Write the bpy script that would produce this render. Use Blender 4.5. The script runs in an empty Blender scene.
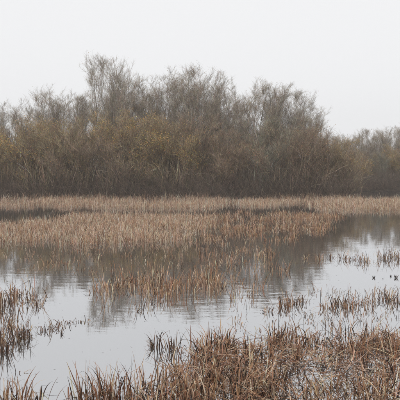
import bpy, math, random
import numpy as np
from mathutils import Vector

rng = np.random.default_rng(11)
random.seed(11)
scn = bpy.context.scene
C = scn.collection

# ------------------------------------------------------------------ camera
CAM_H, FPX, YH = 2.5, 650.0, 172.0          # eye height (m), focal length and horizon row in 400-px units
PITCH = math.atan((200.0 - YH) / FPX)
cam = bpy.data.cameras.new("camera")
cam.sensor_width = 36.0
cam.lens = 36.0 * FPX / 400.0
cam.clip_start, cam.clip_end = 0.1, 2000.0
cam_o = bpy.data.objects.new("camera", cam)
cam_o.location = (0, 0, CAM_H)
cam_o.rotation_euler = (math.pi / 2 - PITCH, 0, 0)
C.objects.link(cam_o)
scn.camera = cam_o

# ------------------------------------------------------------------ overcast sky, soft sun, exposure
SUN_EL, SUN_AZ = math.radians(38), math.radians(200)
world = bpy.data.worlds.new("World")
scn.world = world
world.use_nodes = True
wn = world.node_tree
wn.nodes.clear()
sky = wn.nodes.new("ShaderNodeTexSky")
sky.sky_type = 'NISHITA'
sky.sun_disc = False
sky.sun_elevation = SUN_EL
sky.sun_rotation = SUN_AZ
sky.dust_density = 4.0
hs = wn.nodes.new("ShaderNodeHueSaturation")
hs.inputs['Saturation'].default_value = 0.1
mx = wn.nodes.new("ShaderNodeMix")
mx.data_type = 'RGBA'
mx.inputs[0].default_value = 0.92
mx.inputs[7].default_value = (9.65, 9.7, 9.85, 1)      # even stratus
bg = wn.nodes.new("ShaderNodeBackground")
bg.inputs['Strength'].default_value = 0.1
wo = wn.nodes.new("ShaderNodeOutputWorld")
wn.links.new(sky.outputs[0], hs.inputs['Color'])
wn.links.new(hs.outputs[0], mx.inputs[6])
wn.links.new(mx.outputs[2], bg.inputs['Color'])
wn.links.new(bg.outputs[0], wo.inputs['Surface'])

sun = bpy.data.lights.new("sun", 'SUN')
sun.energy = 1.3
sun.angle = math.radians(25)
sun.color = (1.0, 0.97, 0.93)
sun_o = bpy.data.objects.new("sun", sun)
sv = Vector((math.sin(SUN_AZ) * math.cos(SUN_EL), math.cos(SUN_AZ) * math.cos(SUN_EL), math.sin(SUN_EL)))
sun_o.rotation_euler = sv.to_track_quat('Z', 'Y').to_euler()
sun_o.location = (0, -20, 40)
C.objects.link(sun_o)

scn.view_settings.view_transform = 'Standard'
scn.view_settings.look = 'None'
scn.view_settings.gamma = 1.0
scn.view_settings.exposure = 0.0
scn.view_settings.use_curve_mapping = False
scn.render.engine = 'CYCLES'
cy = scn.cycles
cy.max_bounces = 5
cy.diffuse_bounces = 2
cy.glossy_bounces = 2
cy.transmission_bounces = 4
cy.volume_bounces = 0
cy.use_denoising = True
cy.denoiser = 'OPENIMAGEDENOISE'
cy.denoising_input_passes = 'RGB_ALBEDO_NORMAL'
cy.denoising_prefilter = 'NONE'
cy.use_adaptive_sampling = False
cy.caustics_reflective = False
cy.caustics_refractive = False
scn.render.film_transparent = False


# ------------------------------------------------------------------ helpers
def ground(px, py, z=0.0):
    """Where the sight line through a point of the photograph (400-px units) meets the level z."""
    u, v = (px - 200.0) / FPX, -(py - 200.0) / FPX
    c, s = math.cos(PITCH), math.sin(PITCH)
    d = (u, c + v * s, -s + v * c)
    t = (CAM_H - z) / -d[2]
    return np.array([d[0] * t, d[1] * t, z])


def tag(o, label=None, cat=None, group=None, kind=None):
    if label: o["label"] = label
    if cat: o["category"] = cat
    if group: o["group"] = group
    if kind: o["kind"] = kind
    return o


def empty(name, loc, rz=0.0):
    o = bpy.data.objects.new(name, None)
    o.location = loc
    o.rotation_euler = (0, 0, rz)
    o.empty_display_size = 0.2
    C.objects.link(o)
    return o


def mesh_np(name, V, F, col=None, smooth=False):
    """V (n,3); F (m,k) faces all of k corners; col (n,3) point colours."""
    me = bpy.data.meshes.new(name)
    V = np.ascontiguousarray(V, dtype=np.float32)
    F = np.ascontiguousarray(F, dtype=np.int32)
    m, k = F.shape
    me.vertices.add(len(V))
    me.vertices.foreach_set("co", V.ravel())
    me.loops.add(m * k)
    me.loops.foreach_set("vertex_index", F.ravel())
    me.polygons.add(m)
    me.polygons.foreach_set("loop_start", np.arange(0, m * k, k, dtype=np.int32))
    me.polygons.foreach_set("loop_total", np.full(m, k, dtype=np.int32))
    if smooth:
        me.polygons.foreach_set("use_smooth", np.ones(m, dtype=bool))
    me.update(calc_edges=True)
    if col is not None:
        a = me.color_attributes.new("tint", 'FLOAT_COLOR', 'POINT')
        cc = np.ones((len(V), 4), dtype=np.float32)
        cc[:, :3] = col
        a.data.foreach_set("color", cc.ravel())
    return me


def link(name, me, mat, parent=None):
    o = bpy.data.objects.new(name, me)
    if mat and not me.materials:
        me.materials.append(mat)
    o.parent = parent
    C.objects.link(o)
    return o


def vnoise(x, y, seed=0, scale=1.0):
    """cheap smooth value noise in 0..1"""
    x, y = np.asarray(x) / scale, np.asarray(y) / scale
    xi, yi = np.floor(x).astype(np.int64), np.floor(y).astype(np.int64)
    fx, fy = x - xi, y - yi
    fx, fy = fx * fx * (3 - 2 * fx), fy * fy * (3 - 2 * fy)

    def h(a, b):
        n = (a * 374761393 + b * 668265263 + seed * 1442695041) & 0xFFFFFFFF
        n = ((n ^ (n >> 13)) * 1274126177) & 0xFFFFFFFF
        return ((n ^ (n >> 16)) & 0xFFFF) / 65535.0
    return (h(xi, yi) * (1 - fx) + h(xi + 1, yi) * fx) * (1 - fy) + (h(xi, yi + 1) * (1 - fx) + h(xi + 1, yi + 1) * fx) * fy


# ------------------------------------------------------------------ materials
def new_mat(name):
    m = bpy.data.materials.new(name)
    m.use_nodes = True
    m.node_tree.nodes.clear()
    return m, m.node_tree.nodes, m.node_tree.links


def tinted(name, rough=0.8, translucent=0.0, noise_scale=30.0, lo=0.75, hi=1.25):
    m, n, l = new_mat(name)
    at = n.new("ShaderNodeAttribute"); at.attribute_name = "tint"
    tc = n.new("ShaderNodeTexCoord")
    nz = n.new("ShaderNodeTexNoise"); nz.inputs['Scale'].default_value = noise_scale; nz.inputs['Detail'].default_value = 3
    mr = n.new("ShaderNodeMapRange")
    mr.inputs['From Min'].default_value = 0.3; mr.inputs['From Max'].default_value = 0.7
    mr.inputs['To Min'].default_value = lo; mr.inputs['To Max'].default_value = hi
    mul = n.new("ShaderNodeVectorMath"); mul.operation = 'SCALE'
    p = n.new("ShaderNodeBsdfPrincipled")
    p.inputs['Roughness'].default_value = rough
    p.inputs['Specular IOR Level'].default_value = 0.25
    out = n.new("ShaderNodeOutputMaterial")
    l.new(tc.outputs['Object'], nz.inputs['Vector'])
    l.new(nz.outputs['Fac'], mr.inputs['Value'])
    l.new(at.outputs['Color'], mul.inputs[0])
    l.new(mr.outputs[0], mul.inputs['Scale'])
    l.new(mul.outputs[0], p.inputs['Base Color'])
    if translucent > 0:
        tr = n.new("ShaderNodeBsdfTranslucent")
        ms = n.new("ShaderNodeMixShader"); ms.inputs[0].default_value = translucent
        l.new(mul.outputs[0], tr.inputs['Color'])
        l.new(p.outputs[0], ms.inputs[1]); l.new(tr.outputs[0], ms.inputs[2])
        l.new(ms.outputs[0], out.inputs['Surface'])
    else:
        l.new(p.outputs[0], out.inputs['Surface'])
    return m


M_BARK = tinted("willow_bark", 0.9, 0, 6.0, 0.7, 1.3)
M_TWIG = tinted("willow_twig", 0.85, 0, 3.0, 0.8, 1.2)
M_LEAF = tinted("withered_leaf", 0.7, 0.3, 3.0, 0.8, 1.2)
M_REED = tinted("dead_cattail", 0.6, 0.25, 22.0, 0.7, 1.25)
M_DEBRIS = tinted("floating_debris", 0.5, 0.0, 40.0)

m, n, l = new_mat("leaf_litter_mud")
M_GROUND = m
tc = n.new("ShaderNodeTexCoord")
nz = n.new("ShaderNodeTexNoise"); nz.inputs['Scale'].default_value = 1.3; nz.inputs['Detail'].default_value = 8
cr = n.new("ShaderNodeValToRGB")
cr.color_ramp.elements[0].color = (0.028, 0.022, 0.016, 1); cr.color_ramp.elements[0].position = 0.3
cr.color_ramp.elements[1].color = (0.10, 0.075, 0.05, 1); cr.color_ramp.elements[1].position = 0.75
bp = n.new("ShaderNodeBump"); bp.inputs['Strength'].default_value = 0.6; bp.inputs['Distance'].default_value = 0.1
p = n.new("ShaderNodeBsdfPrincipled"); p.inputs['Roughness'].default_value = 0.9
out = n.new("ShaderNodeOutputMaterial")
l.new(tc.outputs['Object'], nz.inputs['Vector']); l.new(nz.outputs['Fac'], cr.inputs['Fac'])
l.new(cr.outputs[0], p.inputs['Base Color']); l.new(nz.outputs['Fac'], bp.inputs['Height'])
l.new(bp.outputs[0], p.inputs['Normal']); l.new(p.outputs[0], out.inputs['Surface'])

# still, silty pond water: sky mirror over murk, with faint ripples and a breezier patch
m, n, l = new_mat("pond_water")
M_WATER = m
tc = n.new("ShaderNodeTexCoord")
mp = n.new("ShaderNodeMapping"); mp.inputs['Scale'].default_value = (0.55, 1.6, 1)
n1 = n.new("ShaderNodeTexNoise"); n1.inputs['Scale'].default_value = 2.2; n1.inputs['Detail'].default_value = 3
n2 = n.new("ShaderNodeTexNoise"); n2.inputs['Scale'].default_value = 0.12; n2.inputs['Detail'].default_value = 1
mr = n.new("ShaderNodeMapRange")
mr.inputs['From Min'].default_value = 0.45; mr.inputs['From Max'].default_value = 0.65
mr.inputs['To Min'].default_value = 0.35; mr.inputs['To Max'].default_value = 1.0
hm = n.new("ShaderNodeMath"); hm.operation = 'MULTIPLY'
bp = n.new("ShaderNodeBump"); bp.inputs['Strength'].default_value = 0.30; bp.inputs['Distance'].default_value = 0.012
fr = n.new("ShaderNodeFresnel"); fr.inputs['IOR'].default_value = 1.6
fm = n.new("ShaderNodeMapRange"); fm.inputs['To Min'].default_value = 0.5; fm.inputs['To Max'].default_value = 0.98
df = n.new("ShaderNodeBsdfDiffuse"); df.inputs['Color'].default_value = (0.075, 0.072, 0.068, 1)
gl = n.new("ShaderNodeBsdfGlossy"); gl.inputs['Roughness'].default_value = 0.0
gl.inputs['Color'].default_value = (0.97, 0.98, 1.0, 1)
ms = n.new("ShaderNodeMixShader")
out = n.new("ShaderNodeOutputMaterial")
l.new(tc.outputs['Object'], mp.inputs['Vector']); l.new(mp.outputs[0], n1.inputs['Vector'])
l.new(tc.outputs['Object'], n2.inputs['Vector']); l.new(n2.outputs['Fac'], mr.inputs['Value'])
l.new(n1.outputs['Fac'], hm.inputs[0]); l.new(mr.outputs[0], hm.inputs[1])
l.new(hm.outputs[0], bp.inputs['Height'])
l.new(bp.outputs[0], gl.inputs['Normal'])
l.new(fr.outputs[0], fm.inputs['Value']); l.new(fm.outputs[0], ms.inputs[0]); l.new(df.outputs[0], ms.inputs[1]); l.new(gl.outputs[0], ms.inputs[2])
l.new(ms.outputs[0], out.inputs['Surface'])

# ------------------------------------------------------------------ ground and water
XR_BANK = ground(352, 196)[0]


def bank_y(x):
    """distance of the wooded shore; it falls back to the right"""
    s = np.clip((x - XR_BANK + 2.0) / 6.0, 0, 1)
    s = s * s * (3 - 2 * s)
    return 64.0 + 22.0 * s + 2.0 * (vnoise(x, x * 0, 3, 5.0) - 0.5)


def height(x, y):
    t = np.clip((y - bank_y(x) + 2.0) / 4.0, 0, 1)
    t = t * t * (3 - 2 * t)
    z = -0.5 + t * 0.72
    near = np.clip((4.5 - y) / 3.5, 0, 1)
    z = np.maximum(z, -0.5 + 1.35 * near * near * (3 - 2 * near))
    side = np.clip((np.abs(x) - 60) / 20, 0, 1)
    z = np.maximum(z, -0.5 + 0.8 * side)
    return z + 0.12 * (vnoise(x, y, 5, 3.0) - 0.5) * (z > -0.3) + 0.06 * (vnoise(x, y, 6, 0.9) - 0.5)


gx = np.unique(np.concatenate([np.linspace(-240, -45, 30), np.linspace(-45, 45, 121), np.linspace(45, 240, 30)]))
gy = np.unique(np.concatenate([np.linspace(-60, 0, 16), np.linspace(0, 55, 50), np.linspace(55, 110, 90), np.linspace(110, 320, 40)]))
GX, GY = np.meshgrid(gx, gy)
GZ = height(GX, GY)
nx, ny = len(gx), len(gy)
idx = np.arange(nx * ny).reshape(ny, nx)
F = np.stack([idx[:-1, :-1], idx[:-1, 1:], idx[1:, 1:], idx[1:, :-1]], -1).reshape(-1, 4)
tag(link("ground", mesh_np("ground", np.stack([GX, GY, GZ], -1).reshape(-1, 3), F, smooth=True), M_GROUND), kind="structure")
wv = np.array([(-82, -2, 0), (82, -2, 0), (82, 100, 0), (-82, 100, 0)], float)
tag(link("pond_water", mesh_np("pond_water", wv, np.array([[0, 1, 2, 3]])), M_WATER), kind="structure")


# ------------------------------------------------------------------ branch growing
def unit(v):
    return v / np.maximum(np.linalg.norm(v, axis=-1, keepdims=True), 1e-9)


def grow(start, d, length, K, up, wig):
    N = len(start)
    pts = np.zeros((N, K, 3))
    pts[:, 0] = start
    d = unit(d)
    step = (np.broadcast_to(length, (N,)) / (K - 1))[:, None]
    for k in range(1, K):
        d = unit(d + np.array([0, 0, up]) + rng.normal(0, wig, (N, 3)))
        pts[:, k] = pts[:, k - 1] + d * step
    return pts


def sprout(pts, rad, n, t0, t1, a0, a1):
    """n side shoots on each polyline: start, direction, t, parent index, parent radius there"""
    N, K, _ = pts.shape
    t = rng.uniform(t0, t1, (N, n))
    f = t * (K - 1)
    i = np.minimum(f.astype(int), K - 2)
    w = (f - i)[..., None]
    ar = np.arange(N)[:, None]
    A, B = pts[ar, i], pts[ar, i + 1]
    pos = A * (1 - w) + B * w
    tan = unit(B - A)
    r = unit(np.cross(tan, rng.normal(size=tan.shape)))
    ang = rng.uniform(a0, a1, (N, n, 1))
    d = tan * np.cos(ang) + r * np.sin(ang)
    pid = np.repeat(np.arange(N), n)
    pr = (rad[:, None] * (1 - 0.8 * t)).ravel()
    return pos.reshape(-1, 3), d.reshape(-1, 3), t.ravel(), pid, pr


def tubes(pts, r0, r1, sides, cols):
    N, K, _ = pts.shape
    tan = np.empty_like(pts)
    tan[:, 1:-1] = pts[:, 2:] - pts[:, :-2]
    tan[:, 0] = pts[:, 1] - pts[:, 0]
    tan[:, -1] = pts[:, -1] - pts[:, -2]
    tan = unit(tan)
    ref = np.where(np.abs(tan[..., 2:3]) > 0.9, np.array([1.0, 0, 0]), np.array([0, 0, 1.0]))
    a = unit(np.cross(tan, ref)); b = np.cross(tan, a)
    rr = (np.broadcast_to(r0, (N,))[:, None] * (1 - np.linspace(0, 1, K)) + np.broadcast_to(r1, (N,))[:, None] * np.linspace(0, 1, K))
    V = []
    for s in range(sides):
        th = 2 * math.pi * s / sides
        V.append(pts + (a * math.cos(th) + b * math.sin(th)) * rr[..., None])
    V = np.stack(V, 2)                                     # N,K,S,3
    id_ = np.arange(N * K * sides).reshape(N, K, sides)
    nxt = np.roll(id_, -1, 2)
    F = np.stack([id_[:, :-1], nxt[:, :-1], nxt[:, 1:], id_[:, 1:]], -1).reshape(-1, 4)
    col = np.broadcast_to(cols[:, None, None, :], (N, K, sides, 3)).reshape(-1, 3)
    return V.reshape(-1, 3), F, col


def join(parts):
    Vs, Fs, Cs, o = [], [], [], 0
    for V, F, c in parts:
        Vs.append(V); Fs.append(F + o); Cs.append(c); o += len(V)
    return np.concatenate(Vs), np.concatenate(Fs), np.concatenate(Cs)


def jitter(base, N, s=0.18, hue=0.06):
    b = np.asarray(base)[None, :] * np.exp(rng.normal(0, s, (N, 1)))
    return np.clip(b * np.exp(rng.normal(0, hue, (N, 3))), 0.005, 0.9)


def leaf_quads(pos, size, cols):
    """small pointed folded leaves, four corners each"""
    N = len(pos)
    d = unit(rng.normal(size=(N, 3)) + np.array([0, 0, -0.5]))
    s = unit(np.cross(d, rng.normal(size=(N, 3))))
    nrm = np.cross(d, s)
    L = (size * rng.uniform(0.7, 1.3, N))[:, None]
    V = np.stack([pos, pos + d * L * .5 + s * L * .28 + nrm * L * .08, pos + d * L, pos + d * L * .5 - s * L * .28 + nrm * L * .08], 1)
    F = np.arange(N * 4).reshape(N, 4)
    return V.reshape(-1, 3), F, np.repeat(cols, 4, 0)


def make_tree(kind, H, seed):
    """meshes (trunk, crown, leaves) of a many-stemmed willow H metres tall, standing at the origin"""
    global rng
    keep, rng = rng, np.random.default_rng(seed)
    grey = kind == "tall"
    if grey:
        ns, lean, spread, bark = 20, 0.25, 0.8, (0.26, 0.225, 0.185)
        twig = (0.34, 0.285, 0.225)
    elif kind == "ochre":
        ns, lean, spread, bark = 17, 0.52, 0.9, (0.21, 0.17, 0.115)
        twig = (0.33, 0.255, 0.165)
    elif kind == "green":
        ns, lean, spread, bark = 14, 0.42, 0.7, (0.2, 0.2, 0.15)
        twig = (0.26, 0.235, 0.18)
    else:
        ns, lean, spread, bark = 16, 0.55, 0.9, (0.18, 0.145, 0.11)
        twig = (0.285, 0.215, 0.155)
    az = rng.uniform(0, 2 * math.pi, ns)
    th = np.abs(rng.normal(0, lean, ns)).clip(0.03, 0.6 if grey else 0.95)
    st = np.stack([np.cos(az) * spread * rng.uniform(.2, 1, ns), np.sin(az) * spread * rng.uniform(.2, 1, ns), np.full(ns, -0.15)], -1)
    d = np.stack([np.cos(az) * np.sin(th), np.sin(az) * np.sin(th), np.cos(th)], -1)
    L = H * rng.uniform(0.84, 0.97, ns) * (1 - (0.6 if grey else 0.3) * th)
    r = (0.028 + 0.0038 * L) * rng.uniform(0.7, 1.25, ns)
    S = grow(st, d, L, 12, 0.06, 0.06 if grey else 0.10)
    mx_ = S[:, :, 2].max()
    S[:, :, 2] *= (H * 0.94) / mx_
    trunk = [tubes(S, r, r * 0.12, 6, jitter(bark, ns, .28))]
    # limbs
    p, dd, t, pid, pr = sprout(S, r, 11 if grey else 9, 0.22, 0.96, 0.25, 0.6 if grey else 0.75)
    L1 = (L[pid] * (0.42 - 0.26 * t) * rng.uniform(0.7, 1.3, len(t))).clip(0.5, 2.8)
    B1 = grow(p, dd, L1, 7, 0.10, 0.09)
    r1 = np.minimum(pr * 0.6, 0.006 + 0.010 * L1)
    r1 = r1 * 0.75
    trunk.append(tubes(B1, r1, r1 * 0.25, 4, jitter(bark, len(t), .45)))
    # boughs
    crown = []
    p, dd, t, pid, pr = sprout(B1, r1, 7, 0.12, 0.98, 0.3, 0.8)
    L2 = (L1[pid] * 0.5 * rng.uniform(0.6, 1.3, len(t))).clip(0.4, 1.8)
    B2 = grow(p, dd, L2, 4, 0.12, 0.10)
    r2 = np.full(len(t), 0.0065 if grey else 0.0075)
    crown.append(tubes(B2, r2, r2 * 0.5, 3, jitter(twig, len(t), .5, .09)))
    # fine twigs
    p, dd, t, pid, pr = sprout(B2, r2, 16 if grey else 7, 0.1, 1.0, 0.25, 0.85)
    L3 = rng.uniform(0.25, 0.65, len(t))
    B3 = grow(p, dd, L3, 2, 0.14, 0.12)
    k3 = 0.85 if grey else 1.2
    crown.append(tubes(B3, np.full(len(t), 0.005 * k3), np.full(len(t), 0.0028 * k3), 3, jitter(twig, len(t), .5, .09)))
    # straight one-year whips low down on the shrubs
    if not grey:
        nw = 420
        a = rng.uniform(0, 2 * math.pi, nw)
        rr = H * 0.34 * np.sqrt(rng.uniform(0, 1, nw))
        p = np.stack([np.cos(a) * rr, np.sin(a) * rr, rng.uniform(0, H * 0.25, nw)], -1)
        dd = np.stack([np.cos(a) * rng.uniform(0, .7, nw), np.sin(a) * rng.uniform(0, .7, nw), np.ones(nw)], -1)
        W = grow(p, dd, rng.uniform(1.0, 2.6, nw), 5, 0.02, 0.20)
        crown.append(tubes(W, np.full(nw, 0.011), np.full(nw, 0.004), 3, jitter(twig, nw, .5, .09)))
        # pale old limbs that have sagged outwards
        nb = 14
        a = rng.uniform(0, 2 * math.pi, nb)
        p = np.stack([np.cos(a) * H * .12, np.sin(a) * H * .12, rng.uniform(0.1, H * 0.35, nb)], -1)
        dd = np.stack([np.cos(a), np.sin(a), rng.uniform(.2, 1.1, nb)], -1)
        G = grow(p, dd, rng.uniform(1.5, 3.6, nb), 8, -0.05, 0.10)
        G[:, :, 2] = np.maximum(G[:, :, 2], 0.1)
        trunk.append(tubes(G, np.full(nb, 0.024), np.full(nb, 0.008), 4, jitter((.34, .29, .23), nb, .3)))
    # remaining leaves, hanging on in clusters
    ends = B3[:, -1]
    cl = vnoise(ends[:, 0] + ends[:, 2] * .7, ends[:, 1] + ends[:, 2] * .9, seed, 1.3)
    if grey:
        w = np.clip(cl - 0.35, 0, 1) ** 1.5
        nl, base, size = 4200, (0.38, 0.26, 0.14), 0.065
    elif kind == "ochre":
        w = np.clip(cl - 0.25, 0, 1) ** 1.5
        nl, base, size = 6000, (0.50, 0.33, 0.12), 0.085
    elif kind == "green":
        w = np.clip(cl - 0.25, 0, 1) ** 1.5
        nl, base, size = 1600, (0.33, 0.28, 0.15), 0.08
    else:
        w = np.clip(cl - 0.25, 0, 1) ** 1.5
        nl, base, size = 3400, (0.38, 0.245, 0.13), 0.08
    w = w + 1e-6
    pick = rng.choice(len(ends), nl, p=w / w.sum())
    pos = ends[pick] + rng.normal(0, 0.10, (nl, 3))
    lv = leaf_quads(pos, size, jitter(base, nl, 0.3, 0.12))
    ms = []
    zt = B3[:, -1, 2].max()
    us = np.array([-1, 0, .7, .85, 1.0, 1.2]); ud = np.array([-1, 0, .7, .84, .95, 1.02]) ; ud[1:] /= .95      # domed crown
    for nm, ps in (("trunk", trunk), ("crown", crown), ("leaves", [lv])):
        V, F, c = join(ps)
        V = np.column_stack([V[:, :2], np.interp(V[:, 2] / zt, us, ud) * H])
        ms.append(mesh_np(f"{kind}_{nm}", V, F, c))
    ms[0].materials.append(M_BARK); ms[1].materials.append(M_TWIG); ms[2].materials.append(M_LEAF)
    rng = keep
    return ms, H


PROTO = {
    "tall": [make_tree("tall", 12.0, s) for s in (101, 102, 103, 104)],
    "ochre": [make_tree("ochre", 7.0, s) for s in (201, 202)],
    "brown": [make_tree("brown", 7.0, s) for s in (301, 302, 303)],
    "green": [make_tree("green", 8.0, s) for s in (401,)],
}
USED = {k: 0 for k in PROTO}


def tree(name, kind, px, top, Z, label, group, wide=1.0):
    """a willow whose base stands Z metres away in the direction of column px, its top seen at row top"""
    lst = PROTO[kind]
    ms, H0 = lst[USED[kind] % len(lst)]
    USED[kind] += 1
    x = (px - 200.0) / FPX * Z
    z = float(height(np.array([x]), np.array([Z]))[0])
    H = CAM_H + (YH - top) / FPX * Z - z
    s = H / H0
    o = empty(name, (x, Z, z), random.uniform(0, 6.28))
    o.scale = (s * wide, s * wide, s)
    tag(o, label, "tree" if kind == "tall" else "shrub", group)
    link("trunk", ms[0], None, o)
    cr_ = link("crown", ms[1], None, o)
    link("leaves", ms[2], None, cr_)
    return o


G1, G2, G3 = "tall bare willows along the far shore", "willow shrubs at the water's edge", "hazy willows behind the right shore"
TALL = [
    (-14, 118, 72, "tall", "bare grey willow cut off by the left edge, outermost of the tree line"),
    (12, 99, 75, "tall", "bare grey willow with crown just inside the left edge"),
    (44, 87, 73, "tall", "round-topped bare willow, second tall crown from the left edge"),
    (74, 85, 77, "tall", "slender bare willow directly left of the tallest tree"),
    (113, 52, 74, "tall", "tallest willow of the wood, its bare crown the highest peak"),
    (133, 77, 78, "tall", "bare willow standing just right of the tallest tree"),
    (160, 75, 75, "tall", "bare willow between the tallest tree and the broad middle crown"),
    (186, 69, 76, "tall", "left of the two bare willows forming the middle peak"),
    (205, 65, 73, "tall", "right and higher of the two bare willows forming the middle peak"),
    (221, 92, 78, "tall", "bare willow sloping down to the skyline notch right of centre"),
    (246, 110, 80, "tall", "small bare willow standing in the skyline notch right of centre"),
    (262, 74, 73, "tall", "tall brown-tinged willow forming the rightmost high peak"),
    (285, 88, 76, "tall", "bare willow on the right shoulder of the rightmost high peak"),
    (308, 104, 74, "tall", "airy willow with scattered leaves at the right end of the tall trees"),
]
for px, top, Z, k, lab in TALL:
    tree("willow_tree", k, px, top, Z, lab, G1, 0.82 if "tallest willow" in lab else 1.1)
SHRUBS = [
    (-4, 122, 66.5, "ochre", "yellow-ochre willow shrub at the left edge of the picture"),
    (22, 122, 67.5, "brown", "brown willow shrub next to the yellow one at the left edge"),
    (46, 112, 66.3, "ochre", "ochre willow shrub below the round-topped left crown"),
    (72, 124, 66.5, "brown", "reddish-brown willow shrub left of the foot of the tallest tree"),
    (98, 106, 68.0, "ochre", "ochre willow shrub right in front of the tallest tree"),
    (122, 118, 66.2, "brown", "dark brown willow shrub right of the foot of the tallest tree"),
    (146, 106, 67.5, "ochre", "brightest ochre willow shrub, between the tallest tree and the middle peak"),
    (172, 116, 66.2, "ochre", "low ochre willow shrub leaning over the reeds left of centre"),
    (196, 108, 68.0, "brown", "brown willow shrub below the middle peak"),
    (216, 128, 66.5, "brown", "low dark willow shrub at the gap in the far reeds"),
    (240, 124, 67.5, "brown", "dark brown willow shrub below the skyline notch"),
    (262, 112, 67.0, "green", "grey-green lichened willow shrub below the rightmost high peak"),
    (286, 116, 66.5, "brown", "rounded brown willow shrub right of the grey-green one"),
    (308, 122, 66.0, "brown", "brown willow shrub at the foot of the airy leafy willow"),
    (322, 128, 68.5, "brown", "brown willow shrub left of the fan-shaped ochre shrub"),
    (342, 133, 68.0, "ochre", "fan-shaped ochre willow shrub at the right end of the near shore"),
]
for px, top, Z, k, lab in SHRUBS:
    tree("willow_shrub", k, px, top, Z, lab, G2)
BACK = [
    (338, 131, 102, "tall", "hazy bare willow just behind the fan-shaped ochre shrub"),
    (356, 130, 98, "tall", "hazy bare willow in the dip right of the fan-shaped shrub"),
    (372, 127, 104, "tall", "hazy bare willow third from the right edge"),
    (388, 124, 99, "tall", "hazy bare willow second from the right edge"),
    (406, 121, 103, "tall", "hazy bare willow cut off by the right edge"),
    (422, 122, 100, "tall", "hazy bare willow beyond the right edge, its boughs reaching in"),
    (360, 146, 93, "brown", "brown shrub in the shadow right of the fan-shaped shrub"),
    (378, 150, 92, "green", "small yellow-green shrub standing back on the right shore"),
    (397, 142, 94, "ochre", "ochre shrub at the right edge on the far shore"),
    (414, 146, 93, "brown", "brown shrub beyond the right edge of the far shore"),
]
for px, top, Z, k, lab in BACK:
    tree("willow_tree" if k == "tall" else "willow_shrub", k, px, top, Z, lab, G3)


# the depth of the wood and the brambles at its foot: countless stems
def thicket(name, label, x0, x1, off0, off1, n, h0, h1, col, arch, r):
    x = rng.uniform(x0, x1, n)
    y = bank_y(x) + rng.uniform(off0, off1, n)
    p = np.stack([x, y, height(x, y) - 0.05], -1)
    d = unit(np.stack([rng.normal(0, arch, n), rng.normal(0, arch, n), np.ones(n)], -1))
    L = rng.uniform(h0, h1, n)
    P = grow(p, d, L, 5, 0.02 - arch * 0.25, 0.12)
    P[:, :, 2] = np.maximum(P[:, :, 2], 0.05)
    parts = [tubes(P, np.full(n, r), np.full(n, r * .35), 3, jitter(col, n, .5))]
    q, dd, t, pid, pr = sprout(P, np.full(n, r), 5, 0.2, 1.0, 0.4, 1.0)
    Q = grow(q, dd, rng.uniform(0.4, 1.3, len(t)), 2, 0.05, 0.15)
    parts.append(tubes(Q, np.full(len(t), r * .5), np.full(len(t), r * .25), 3, jitter(col, len(t), .5)))
    V, F, c = join(parts)
    return tag(link(name, mesh_np(name, V, F, c), M_TWIG), label, "thicket", kind="stuff")


thicket("wood_understorey", "dense mass of bare stems filling the wood behind the shore", -34, 34, 8, 22, 6500, 3.0, 7.5, (0.16, 0.135, 0.105), 0.16, 0.016)
thicket("bramble_undergrowth", "dark low tangle of brambles under the shore willows", -30, 32, -1.6, 5, 9000, 0.8, 3.4, (0.14, 0.105, 0.08), 0.5, 0.010)


# ------------------------------------------------------------------ cattails
PAL_FAR = [((0.64, 0.455, 0.325), 5), ((0.82, 0.65, 0.50), 3), ((0.46, 0.27, 0.165), 3.6), ((0.17, 0.10, 0.068), 2.2)]
PAL_MID = [((0.54, 0.35, 0.225), 4), ((0.74, 0.57, 0.42), 2.3), ((0.37, 0.20, 0.115), 3.4), ((0.10, 0.06, 0.042), 2.2)]
PAL_NEAR = [((0.46, 0.275, 0.17), 4), ((0.76, 0.57, 0.42), 2.3), ((0.29, 0.145, 0.083), 3.4), ((0.055, 0.034, 0.025), 3.0)]
PAL_DARK = [((0.22, 0.125, 0.08), 3), ((0.07, 0.043, 0.032), 3), ((0.42, 0.29, 0.20), 1.5)]


def palette(pal, N):
    w = np.array([q[1] for q in pal], float)
    k = rng.choice(len(pal), N, p=w / w.sum())
    b = np.array([q[0] for q in pal])[k]
    return np.clip(b * np.exp(rng.normal(0, 0.16, (N, 1))) * np.exp(rng.normal(0, 0.05, (N, 3))), 0.01, 0.8)


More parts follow.
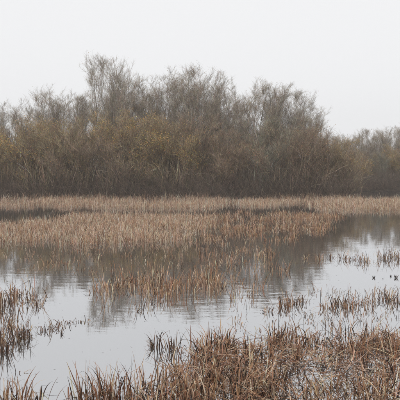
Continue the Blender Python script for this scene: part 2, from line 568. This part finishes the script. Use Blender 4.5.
def blades(base, az, lean, length, width, curve, kink, pal, segs=4, fold=False):
    """dead cattail leaves: ribbons that lean, arch and, where kink > 0, snap over"""
    N = len(base)
    K = segs + 1
    pts = np.zeros((N, K, 3)); pts[:, 0] = base
    kt = rng.uniform(0.3, 0.85, N)
    kinked = rng.uniform(0, 1, N) < kink
    kang = rng.uniform(1.0, 2.5, N)
    az2 = az + rng.normal(0, 0.5, N)
    for k in range(1, K):
        t = (k - 0.5) / segs
        th = lean + curve * t * t
        over = kinked & (t > kt)
        th = np.where(over, th + kang, th)
        a = np.where(over, az2, az)
        d = np.stack([np.sin(th) * np.cos(a), np.sin(th) * np.sin(a), np.cos(th)], -1)
        pts[:, k] = pts[:, k - 1] + d * (length / segs)[:, None]
    pts[:, 1:, 2] = np.maximum(pts[:, 1:, 2], 0.006 + rng.uniform(0, 0.02, (N, 1)))
    face = az + math.pi / 2 + rng.normal(0, 0.7, N)
    twist = rng.normal(0, 0.9, N)
    tt = np.linspace(0, 1, K)
    fa = face[:, None] + twist[:, None] * tt[None]
    side = np.stack([np.cos(fa), np.sin(fa), np.zeros_like(fa)], -1)
    wd = width[:, None] * np.array([0.85 + 0.3 * t if t < .5 else max(0.12, 1.0 - (t - .5) * 1.7) for t in tt])[None]
    half = side * wd[..., None] * 0.5
    if fold:
        tan = unit(np.gradient(pts, axis=1))
        mid = pts + unit(np.cross(tan, side)) * wd[..., None] * 0.28
        V = np.stack([pts - half, mid, pts + half], 2); S = 3
    else:
        V = np.stack([pts - half, pts + half], 2); S = 2
    id_ = np.arange(N * K * S).reshape(N, K, S)
    F = np.stack([id_[:, :-1, :-1], id_[:, :-1, 1:], id_[:, 1:, 1:], id_[:, 1:, :-1]], -1).reshape(-1, 4)
    col = np.repeat(palette(pal, N), K * S, 0)
    return V.reshape(-1, 3), F, col


def in_poly(P, poly):
    x, y = P[:, 0], P[:, 1]
    r = np.zeros(len(P), bool)
    n_ = len(poly)
    for i in range(n_):
        x1, y1 = poly[i]; x2, y2 = poly[(i + 1) % n_]
        c = ((y1 > y) != (y2 > y)) & (x < (x2 - x1) * (y - y1) / (y2 - y1 + 1e-12) + x1)
        r ^= c
    return r


def reed_bed(name, label, poly_px, per_m2, hgt, pal, clump_r=0.16, n_in=9, gap=0.0, gscale=1.2, width=0.010, kink=0.25, segs=4,
             lean=0.14, curve=0.5, seed=1, fold=False, stubble=0.0):
    poly = [tuple(ground(*q)[:2]) for q in poly_px]
    A = np.array(poly)
    lo, hi = A.min(0), A.max(0)
    n = int(per_m2 / n_in * np.prod(hi - lo))
    P = rng.uniform(lo, hi, (n, 2))
    ws = 0.07 * P[:, 1]                                    # ragged margins
    Q = P + np.stack([vnoise(P[:, 0], P[:, 1], seed + 7, .9) - .5, 1.6 * (vnoise(P[:, 0], P[:, 1], seed + 9, 1.1) - .5)], -1) * ws[:, None]
    P = P[in_poly(Q, poly)]
    nz_ = 0.6 * vnoise(P[:, 0], P[:, 1], seed, gscale) + 0.4 * vnoise(P[:, 0], P[:, 1], seed + 50, gscale * .4)
    P = P[nz_ > gap]
    hcl = rng.uniform(0.55, 1.25, len(P))
    N = len(P) * n_in
    c = np.repeat(P, n_in, 0); hc = np.repeat(hcl, n_in)
    off = rng.normal(0, clump_r, (N, 2))
    b = np.concatenate([c + off, np.full((N, 1), -0.02)], 1)
    az = np.arctan2(off[:, 1], off[:, 0]) + rng.normal(0, 0.9, N)
    h = hgt * hc * rng.uniform(0.35, 1.3, N)
    V, F, col = blades(b, az, np.abs(rng.normal(0, lean, N)), h, width * rng.uniform(0.7, 1.3, N), np.abs(rng.normal(0, curve, N)), kink, pal, segs, fold)
    o = link(name, mesh_np(name, V, F, col), M_REED)
    print(name, N, "blades")
    return tag(o, label, "reeds", "cattail beds of the marsh", "stuff")


reed_bed("cattail_bed", "pale tan cattail band along the foot of the left shrubs",
         [(-25, 201), (20, 203), (50, 200), (85, 203), (115, 200), (150, 204), (190, 201), (228, 199), (228, 205), (190, 208), (120, 209), (60, 208), (-25, 208)], 110, 0.44, PAL_FAR, 0.22, 10, 0.36, 3.0, 0.014, 0.45, 4, 0.3, 0.9, 2)
reed_bed("cattail_bed", "thin tan cattail strip behind the dark channel right of centre",
         [(240, 200), (312, 200), (298, 203), (284, 205), (236, 207)], 90, 0.42, PAL_FAR, 0.22, 10, 0.34, 2.0, 0.014, 0.45, 4, 0.3, 0.9, 3)
reed_bed("cattail_bed", "dense tan cattail island on the right under the fan-shaped shrub",
         [(314, 207), (322, 200), (430, 200), (430, 210), (330, 211)], 120, 0.50, PAL_FAR, 0.22, 10, 0.32, 2.0, 0.014, 0.45, 4, 0.3, 0.9, 4)
reed_bed("cattail_bed", "broad dense cattail bed across the left half of the pond",
         [(-25, 225), (36, 225), (52, 219), (120, 216), (165, 215), (205, 217), (215, 222), (205, 232), (180, 240), (120, 246), (60, 244), (-25, 239)], 190, 0.40, PAL_FAR, 0.13, 10, 0.38, 1.7, 0.013, 0.5, 5, 0.3, 1.0, 5)
reed_bed("cattail_bed", "patchy cattails right of centre with dark water showing through",
         [(190, 228), (205, 213), (330, 214), (340, 225), (326, 236), (300, 241), (240, 244), (190, 246)], 140, 0.34, PAL_MID, 0.10, 9, 0.50, 1.5, 0.013, 0.5, 5, 0.3, 0.9, 6)
reed_bed("cattail_bed", "sparse broken stalks in the tree reflections left of centre",
         [(-10, 248), (120, 250), (200, 246), (265, 245), (250, 268), (200, 274), (90, 280), (-10, 266)], 34, 0.24, PAL_MID, 0.10, 6, 0.42, 0.9, 0.010, 0.6, 5, 0.35, 1.0, 7)
reed_bed("cattail_bed", "rusty cattail bed standing in the middle of the pond",
         [(82, 294), (95, 284), (130, 278), (205, 272), (222, 276), (218, 290), (200, 298), (160, 302), (100, 303)], 200, 0.44, PAL_MID, 0.09, 9, 0.40, 0.6, 0.012, 0.5, 6, 0.25, 0.9, 8)
reed_bed("cattail_bed", "thin scatter of rusty stalks trailing right of the mid-pond bed",
         [(195, 254), (262, 246), (290, 266), (272, 288), (215, 300)], 60, 0.32, PAL_MID, 0.08, 7, 0.44, 0.6, 0.011, 0.5, 5, 0.25, 0.9, 9)
reed_bed("cattail_bed", "small sprigs and broken stems dotted over the right-hand water",
         [(225, 322), (262, 300), (300, 292), (410, 288), (410, 328), (330, 334), (270, 332), (225, 340)], 52, 0.20, PAL_MID + PAL_DARK, 0.05, 5, 0.36, 0.5, 0.009, 0.6, 5, 0.35, 1.1, 13)
reed_bed("cattail_bed", "thicket of dark cattail stalks along the left edge",
         [(-20, 290), (18, 286), (32, 300), (24, 322), (10, 345), (-20, 350)], 150, 0.42, PAL_DARK + PAL_MID, 0.08, 9, 0.38, 0.6, 0.012, 0.55, 7, 0.25, 1.0, 10)
reed_bed("cattail_bed", "tangled mass of collapsed brown cattails across the foreground",
         [(120, 425), (132, 402), (150, 390), (172, 376), (195, 360), (212, 347), (245, 346), (270, 338), (305, 338), (305, 425)], 330, 0.38, PAL_NEAR, 0.07, 9, 0.33, 0.35, 0.013, 0.5, 8, 0.35, 1.7, 11, True)
reed_bed("cattail_bed", "thinner foreground cattails on the right with pale water between",
         [(305, 425), (305, 336), (340, 338), (380, 333), (430, 330), (430, 425)], 250, 0.36, PAL_NEAR, 0.07, 9, 0.44, 0.38, 0.012, 0.55, 8, 0.4, 1.7, 12, True)

reed_bed("cattail_bed", "ragged dead tufts growing up into the foot of the shore shrubs",
         [(-25, 196.6), (60, 196.3), (140, 197.2), (230, 196.4), (300, 196.8), (356, 196.2), (356, 199.5), (250, 200.5), (120, 202), (-25, 201.5)], 40, 0.62, PAL_FAR + PAL_DARK, 0.3, 9, 0.52, 2.4, 0.015, 0.5, 4, 0.3, 0.9, 21)

# fallen leaves lying criss-cross over the water in the foreground
poly = [tuple(ground(*q)[:2]) for q in [(130, 420), (160, 385), (215, 352), (300, 342), (425, 336), (425, 420)]]
A = np.array(poly)
P = rng.uniform(A.min(0), A.max(0), (3000, 2)); P = P[in_poly(P, poly)]
P = P[0.6 * vnoise(P[:, 0], P[:, 1], 12, .45) + .4 * vnoise(P[:, 0], P[:, 1], 62, .18) > 0.42]
N = len(P)
V, F, col = blades(np.concatenate([P, rng.uniform(0.0, 0.10, (N, 1))], 1), rng.uniform(0, 6.28, N), rng.uniform(1.1, 1.6, N), rng.uniform(.2, .6, N),
                   rng.uniform(.008, .016, N), rng.normal(0, .6, N), 0.25, PAL_NEAR, 6, True)
tag(link("fallen_leaves", mesh_np("fallen_leaves", V, F, col), M_REED), "fallen cattail leaves matted over the foreground water", "reeds", kind="stuff")


# single clumps that stand apart in open water, each leaf its own part
def clump(name, px, py, n0, hgt, spread, label, group, pal=PAL_MID, kink=0.35, lean=0.25, curve=1.0, width=0.012, seps=16, folds=None):
    c = ground(px, py)
    n = n0 if n0 < 5 or n0 > 40 else int(n0 * 2.1)
    root = empty(name, c)
    tag(root, label, "cattails", group)
    off = rng.normal(0, spread, (n, 2))
    off[:, 1] *= 0.7
    b = np.concatenate([off, np.full((n, 1), -0.02)], 1)
    az = np.arctan2(off[:, 1], off[:, 0]) + rng.normal(0, 0.8, n)
    h = hgt * 0.92 * (0.2 + 1.0 * rng.uniform(0, 1, n) ** 1.5)
    order = np.argsort(-h)
    b, az, h = b[order], az[order], h[order]
    k = min(n, seps)
    segs = 7
    for i in range(k):
        V, F, col = blades(b[i:i + 1], az[i:i + 1], np.abs(rng.normal(0, lean, 1)), h[i:i + 1], width * rng.uniform(.75, 1.3, 1),
                           np.abs(rng.normal(0, curve, 1)), kink if folds is None else folds, pal, segs, True)
        link("leaf", mesh_np("leaf", V, F, col), M_REED, root)
    if n > k:
        q = slice(k, n)
        V, F, col = blades(b[q], az[q], np.abs(rng.normal(0, lean, n - k)), h[q], width * rng.uniform(.7, 1.2, n - k),
                           np.abs(rng.normal(0, curve, n - k)), kink, pal, segs, True)
        tag(link("leaf_tuft", mesh_np("leaf_tuft", V, F, col), M_REED, root), kind="stuff")
    return root


GR = "small cattail clumps in the right-hand open water"
GL = "cattail clumps in the left-hand open water"
GF = "foreground cattail tussocks"
for a in [
    # the row across the right-hand water
    (306, 259, 10, .30, .06, "leftmost clump of the short row across the right-hand water", GR),
    (320, 260, 14, .34, .07, "second clump from the left in the row across the right-hand water", GR),
    (331, 258, 8, .28, .05, "thin third clump in the row across the right-hand water", GR),
    (342, 259, 18, .40, .08, "tall full clump in the middle of the row across the right-hand water", GR),
    (352, 260, 12, .34, .06, "clump just right of the row's tall full one in the right-hand water", GR),
    (361, 261, 14, .38, .06, "narrow upright clump third from the right in the row", GR),
    (368, 262, 10, .36, .05, "narrow upright clump with a leaning stalk, left of the row's largest", GR),
    (384, 259, 26, .42, .09, "largest rust-brown clump in the row near the right edge", GR),
    (394, 257, 24, .44, .08, "rust-brown clump beside the row's largest, near the right edge", GR),
    (400, 260, 12, .36, .06, "clump at the end of the row cut by the right edge", GR),
    # nearer scatter on the right
    (268, 312, 9, .20, .05, "small low clump at the left of the nearer right-hand scatter", GR),
    (284, 306, 16, .30, .08, "left of two clumps side by side in front of the dark reflection", GR),
    (292, 304, 20, .32, .08, "right and fuller of two clumps in front of the dark reflection", GR),
    (304, 302, 8, .24, .05, "thin clump right of the pair in front of the dark reflection", GR),
    (328, 308, 14, .32, .08, "loose clump left of the tall central stalks of the nearer scatter", GR),
    (338, 305, 22, .44, .09, "clump with the tallest stalks in the nearer right-hand scatter", GR),
    (348, 308, 24, .34, .12, "wide sprawling clump right of the tallest stalks of the nearer scatter", GR),
    (360, 304, 10, .36, .06, "slim clump between the sprawling one and the dark stubs", GR),
    (373, 302, 8, .34, .05, "few thin bent stalks below the dark stubs", GR),
    (390, 300, 22, .36, .09, "rusty clump below the dark stubs near the right edge", GR),
    (400, 303, 12, .34, .06, "clump cut by the right edge below the dark stubs", GR),
]:
    clump("cattail_clump", *a, pal=PAL_MID + PAL_DARK)
for a in [
    (4, 352, 18, .42, .06, "dark clump at the left edge hanging its reflection lowest", GL, PAL_DARK),
    (17, 343, 16, .44, .05, "dark clump with long straight stalks near the left edge", GL, PAL_DARK),
    (26, 338, 12, .38, .05, "dark bent clump at the right end of the left-edge thicket", GL, PAL_DARK),
    (37, 305, 14, .34, .06, "small clump standing out from the top of the left-edge thicket", GL),
    (46, 331, 9, .26, .06, "loose clump of leaves folded into open loops on the left water", GL, PAL_DARK, 1.0),
    (54, 328, 11, .30, .06, "taller clump beside the looped leaves on the left water", GL, PAL_DARK, .7),
    (68, 324, 8, .18, .07, "low crossed stalks right of the looped leaves", GL, PAL_DARK, .7),
    (80, 322, 7, .18, .06, "lowest crossed stalks, farthest right on the left water", GL, PAL_DARK, .6),
    (49, 296, 3, .30, .03, "lone thin stalks rising above the looped leaves", GL, PAL_DARK, .1),
    (20, 372, 3, .32, .05, "fallen leaf folded into one flat loop near the left edge", GL, PAL_DARK, 1.0, .7),
]:
    clump("cattail_clump", *a)
GM = "cattail clumps near the middle of the pond"
for a in [
    (137, 312, 6, .30, .04, "slim dark stalks standing before the mid-pond bed", GM, PAL_DARK, .2),
    (155, 347, 16, .36, .05, "left half of the dark broken clump in the centre foreground", GM, PAL_DARK, .5),
    (172, 350, 20, .38, .06, "right half of the dark broken clump in the centre foreground", GM, PAL_DARK, .5),
    (234, 300, 8, .30, .05, "thin clump right of the mid-pond bed", GM),
    (252, 294, 7, .30, .05, "last thin clump before the open water right of the mid-pond bed", GM),
    (181, 268, 4, .30, .03, "upright stalks in the water gap behind the mid-pond bed", GM, PAL_DARK, .1),
]:
    clump("cattail_clump", *a)
for a in [
    (5, 402, 70, .40, .10, "tussock filling the bottom left corner", GF, PAL_NEAR),
    (22, 403, 26, .36, .08, "thinner tussock right of the bottom left corner", GF, PAL_NEAR),
    (40, 404, 12, .34, .07, "sparse dark leaves rising at the bottom left from the water", GF, PAL_DARK),
    (84, 403, 22, .50, .08, "tussock with the long lone leaves left of the foreground mass", GF, PAL_NEAR, .4, .2, .5),
    (98, 402, 30, .46, .09, "tussock with a strongly arched leaf at the mass's left end", GF, PAL_NEAR, .35, .25, .8),
    (114, 401, 40, .46, .09, "dark-hearted tussock low on the left part of the foreground mass", GF, PAL_NEAR),
    (131, 399, 46, .50, .10, "tussock with one leaf arching left over the water", GF, PAL_NEAR, .4, .3, .9),
    (150, 391, 46, .50, .10, "tussock with a pale spear-like leaf leaning left over the water", GF, PAL_NEAR),
    (178, 372, 44, .42, .10, "tussock on the mass's upper left slope below the broken clump", GF, PAL_NEAR),
    (206, 356, 46, .44, .10, "tussock at the top of the foreground mass in the centre", GF, PAL_NEAR),
    (226, 348, 36, .40, .10, "upright tussock topping the mass right of centre", GF, PAL_NEAR),
    (190, 398, 60, .46, .12, "big arching pale-leaved tussock at the bottom centre", GF, PAL_NEAR, .5, .35, 1.1, .012),
    (232, 392, 60, .46, .12, "big collapsed tussock at the bottom right of centre", GF, PAL_NEAR, .5, .4, 1.1, .012),
    (276, 384, 54, .44, .12, "matted pale tussock right of the big collapsed one", GF, PAL_NEAR, .5, .4, 1.1, .012),
    (278, 344, 30, .36, .09, "tussock at the upper rim of the mass below the paired clumps", GF, PAL_NEAR),
    (318, 344, 34, .38, .10, "tussock at the upper rim of the mass left of the sprawling clump", GF, PAL_NEAR),
    (345, 350, 34, .38, .10, "tussock at the upper rim of the mass below the sprawling clump", GF, PAL_NEAR),
    (374, 346, 26, .42, .08, "tussock of upright stalks at the upper rim near the right edge", GF, PAL_NEAR, .2),
    (396, 352, 26, .42, .08, "tussock of upright stalks cut by the right edge", GF, PAL_NEAR, .2),
    (330, 388, 46, .42, .12, "collapsed tussock over a dark hollow at the bottom right", GF, PAL_NEAR, .5, .4, 1.1),
    (372, 394, 40, .40, .12, "flattened tussock in the bottom right corner", GF, PAL_NEAR, .5, .5, 1.1),
]:
    clump("cattail_tussock", *a)


# dark rotted stubs standing just clear of the water near the right edge
def stub(px, py, w, h, label):
    c = ground(px, py)
    root = empty("rotten_cattail_stub", c)
    tag(root, label, "plant stub", "dark stubs in the right-hand water")
    k = 9
    a = rng.uniform(0, 6.28, k)
    st = np.stack([np.cos(a) * w * .3, np.sin(a) * w * .3, np.full(k, -.02)], -1)
    d = np.stack([np.cos(a) * .08, np.sin(a) * .08, np.ones(k)], -1)
    P = grow(st, d, h * rng.uniform(.3, 1.1, k), 4, 0, .2)
    V, F, col = tubes(P, np.full(k, w * .15), np.full(k, w * .05), 6, jitter((0.045, 0.034, 0.027), k, .4))
    link("stem_bundle", mesh_np("stem_bundle", V, F, col), M_BARK, root)
    b = np.zeros((3, 3)); b[:, 2] = -.01
    V, F, col = blades(b, rng.uniform(0, 6.28, 3), rng.uniform(.1, .5, 3), np.full(3, h * .9), np.full(3, .012), np.full(3, .6), .5, PAL_DARK, 5, True)
    link("leaf_remnant", mesh_np("leaf_remnant", V, F, col), M_REED, root)


stub(373.5, 278, .045, .085, "tall narrow black rotten stub, leftmost of the dark stubs at right")
stub(383, 279, .03, .035, "smallest low dark stub between the two taller ones")
stub(391, 276.5, .05, .06, "ragged dark stub second from the right edge")
stub(396, 278, .07, .10, "biggest black rotten stub nearest the right edge")
stub(61.5, 335, .03, .085, "short black stub standing alone by the looped leaves at left")

# specks of leaf and stem afloat on the open water
n = 260
q = np.stack([rng.uniform(-10, 410, n), 1625.0 / np.exp(rng.uniform(math.log(7.3), math.log(22), n)) + 172], -1)
P = np.array([ground(a, b) for a, b in q])
a = rng.uniform(0, 6.28, n)
s = rng.uniform(.006, .022, n)
d = np.stack([np.cos(a), np.sin(a), np.zeros(n)], -1); e = np.stack([-np.sin(a), np.cos(a), np.zeros(n)], -1)
asp = rng.uniform(.15, .6, n)
up = np.array([0, 0, 1.0])
V = np.stack([P - d * s[:, None] + up * .002, P + e * (s * asp)[:, None] + up * .003, P + d * s[:, None] + up * .002, P - e * (s * asp)[:, None] + up * .0035], 1)
tag(link("floating_debris", mesh_np("floating_debris", V.reshape(-1, 3), np.arange(n * 4).reshape(n, 4), np.repeat(jitter((.07, .05, .035), n, .4), 4, 0)), M_DEBRIS),
    "specks of leaf and stem afloat on the still water", "debris", kind="stuff")

# ------------------------------------------------------------------ damp air
hv = np.array([(x, y, z) for z in (-1.6, 30) for y in (-61, 321) for x in (-241, 241)], float)
hf = np.array([[0, 2, 3, 1], [4, 5, 7, 6], [0, 1, 5, 4], [2, 6, 7, 3], [0, 4, 6, 2], [1, 3, 7, 5]])
m, nn, ll = new_mat("damp_air")
pv = nn.new("ShaderNodeVolumePrincipled")
pv.inputs['Color'].default_value = (1.0, 1.0, 1.0, 1)
pv.inputs['Density'].default_value = 0.0009
out = nn.new("ShaderNodeOutputMaterial")
ll.new(pv.outputs[0], out.inputs['Volume'])
hz = link("haze", mesh_np("haze", hv, hf), m)
tag(hz, "thin winter mist over the marsh", "mist", kind="stuff")
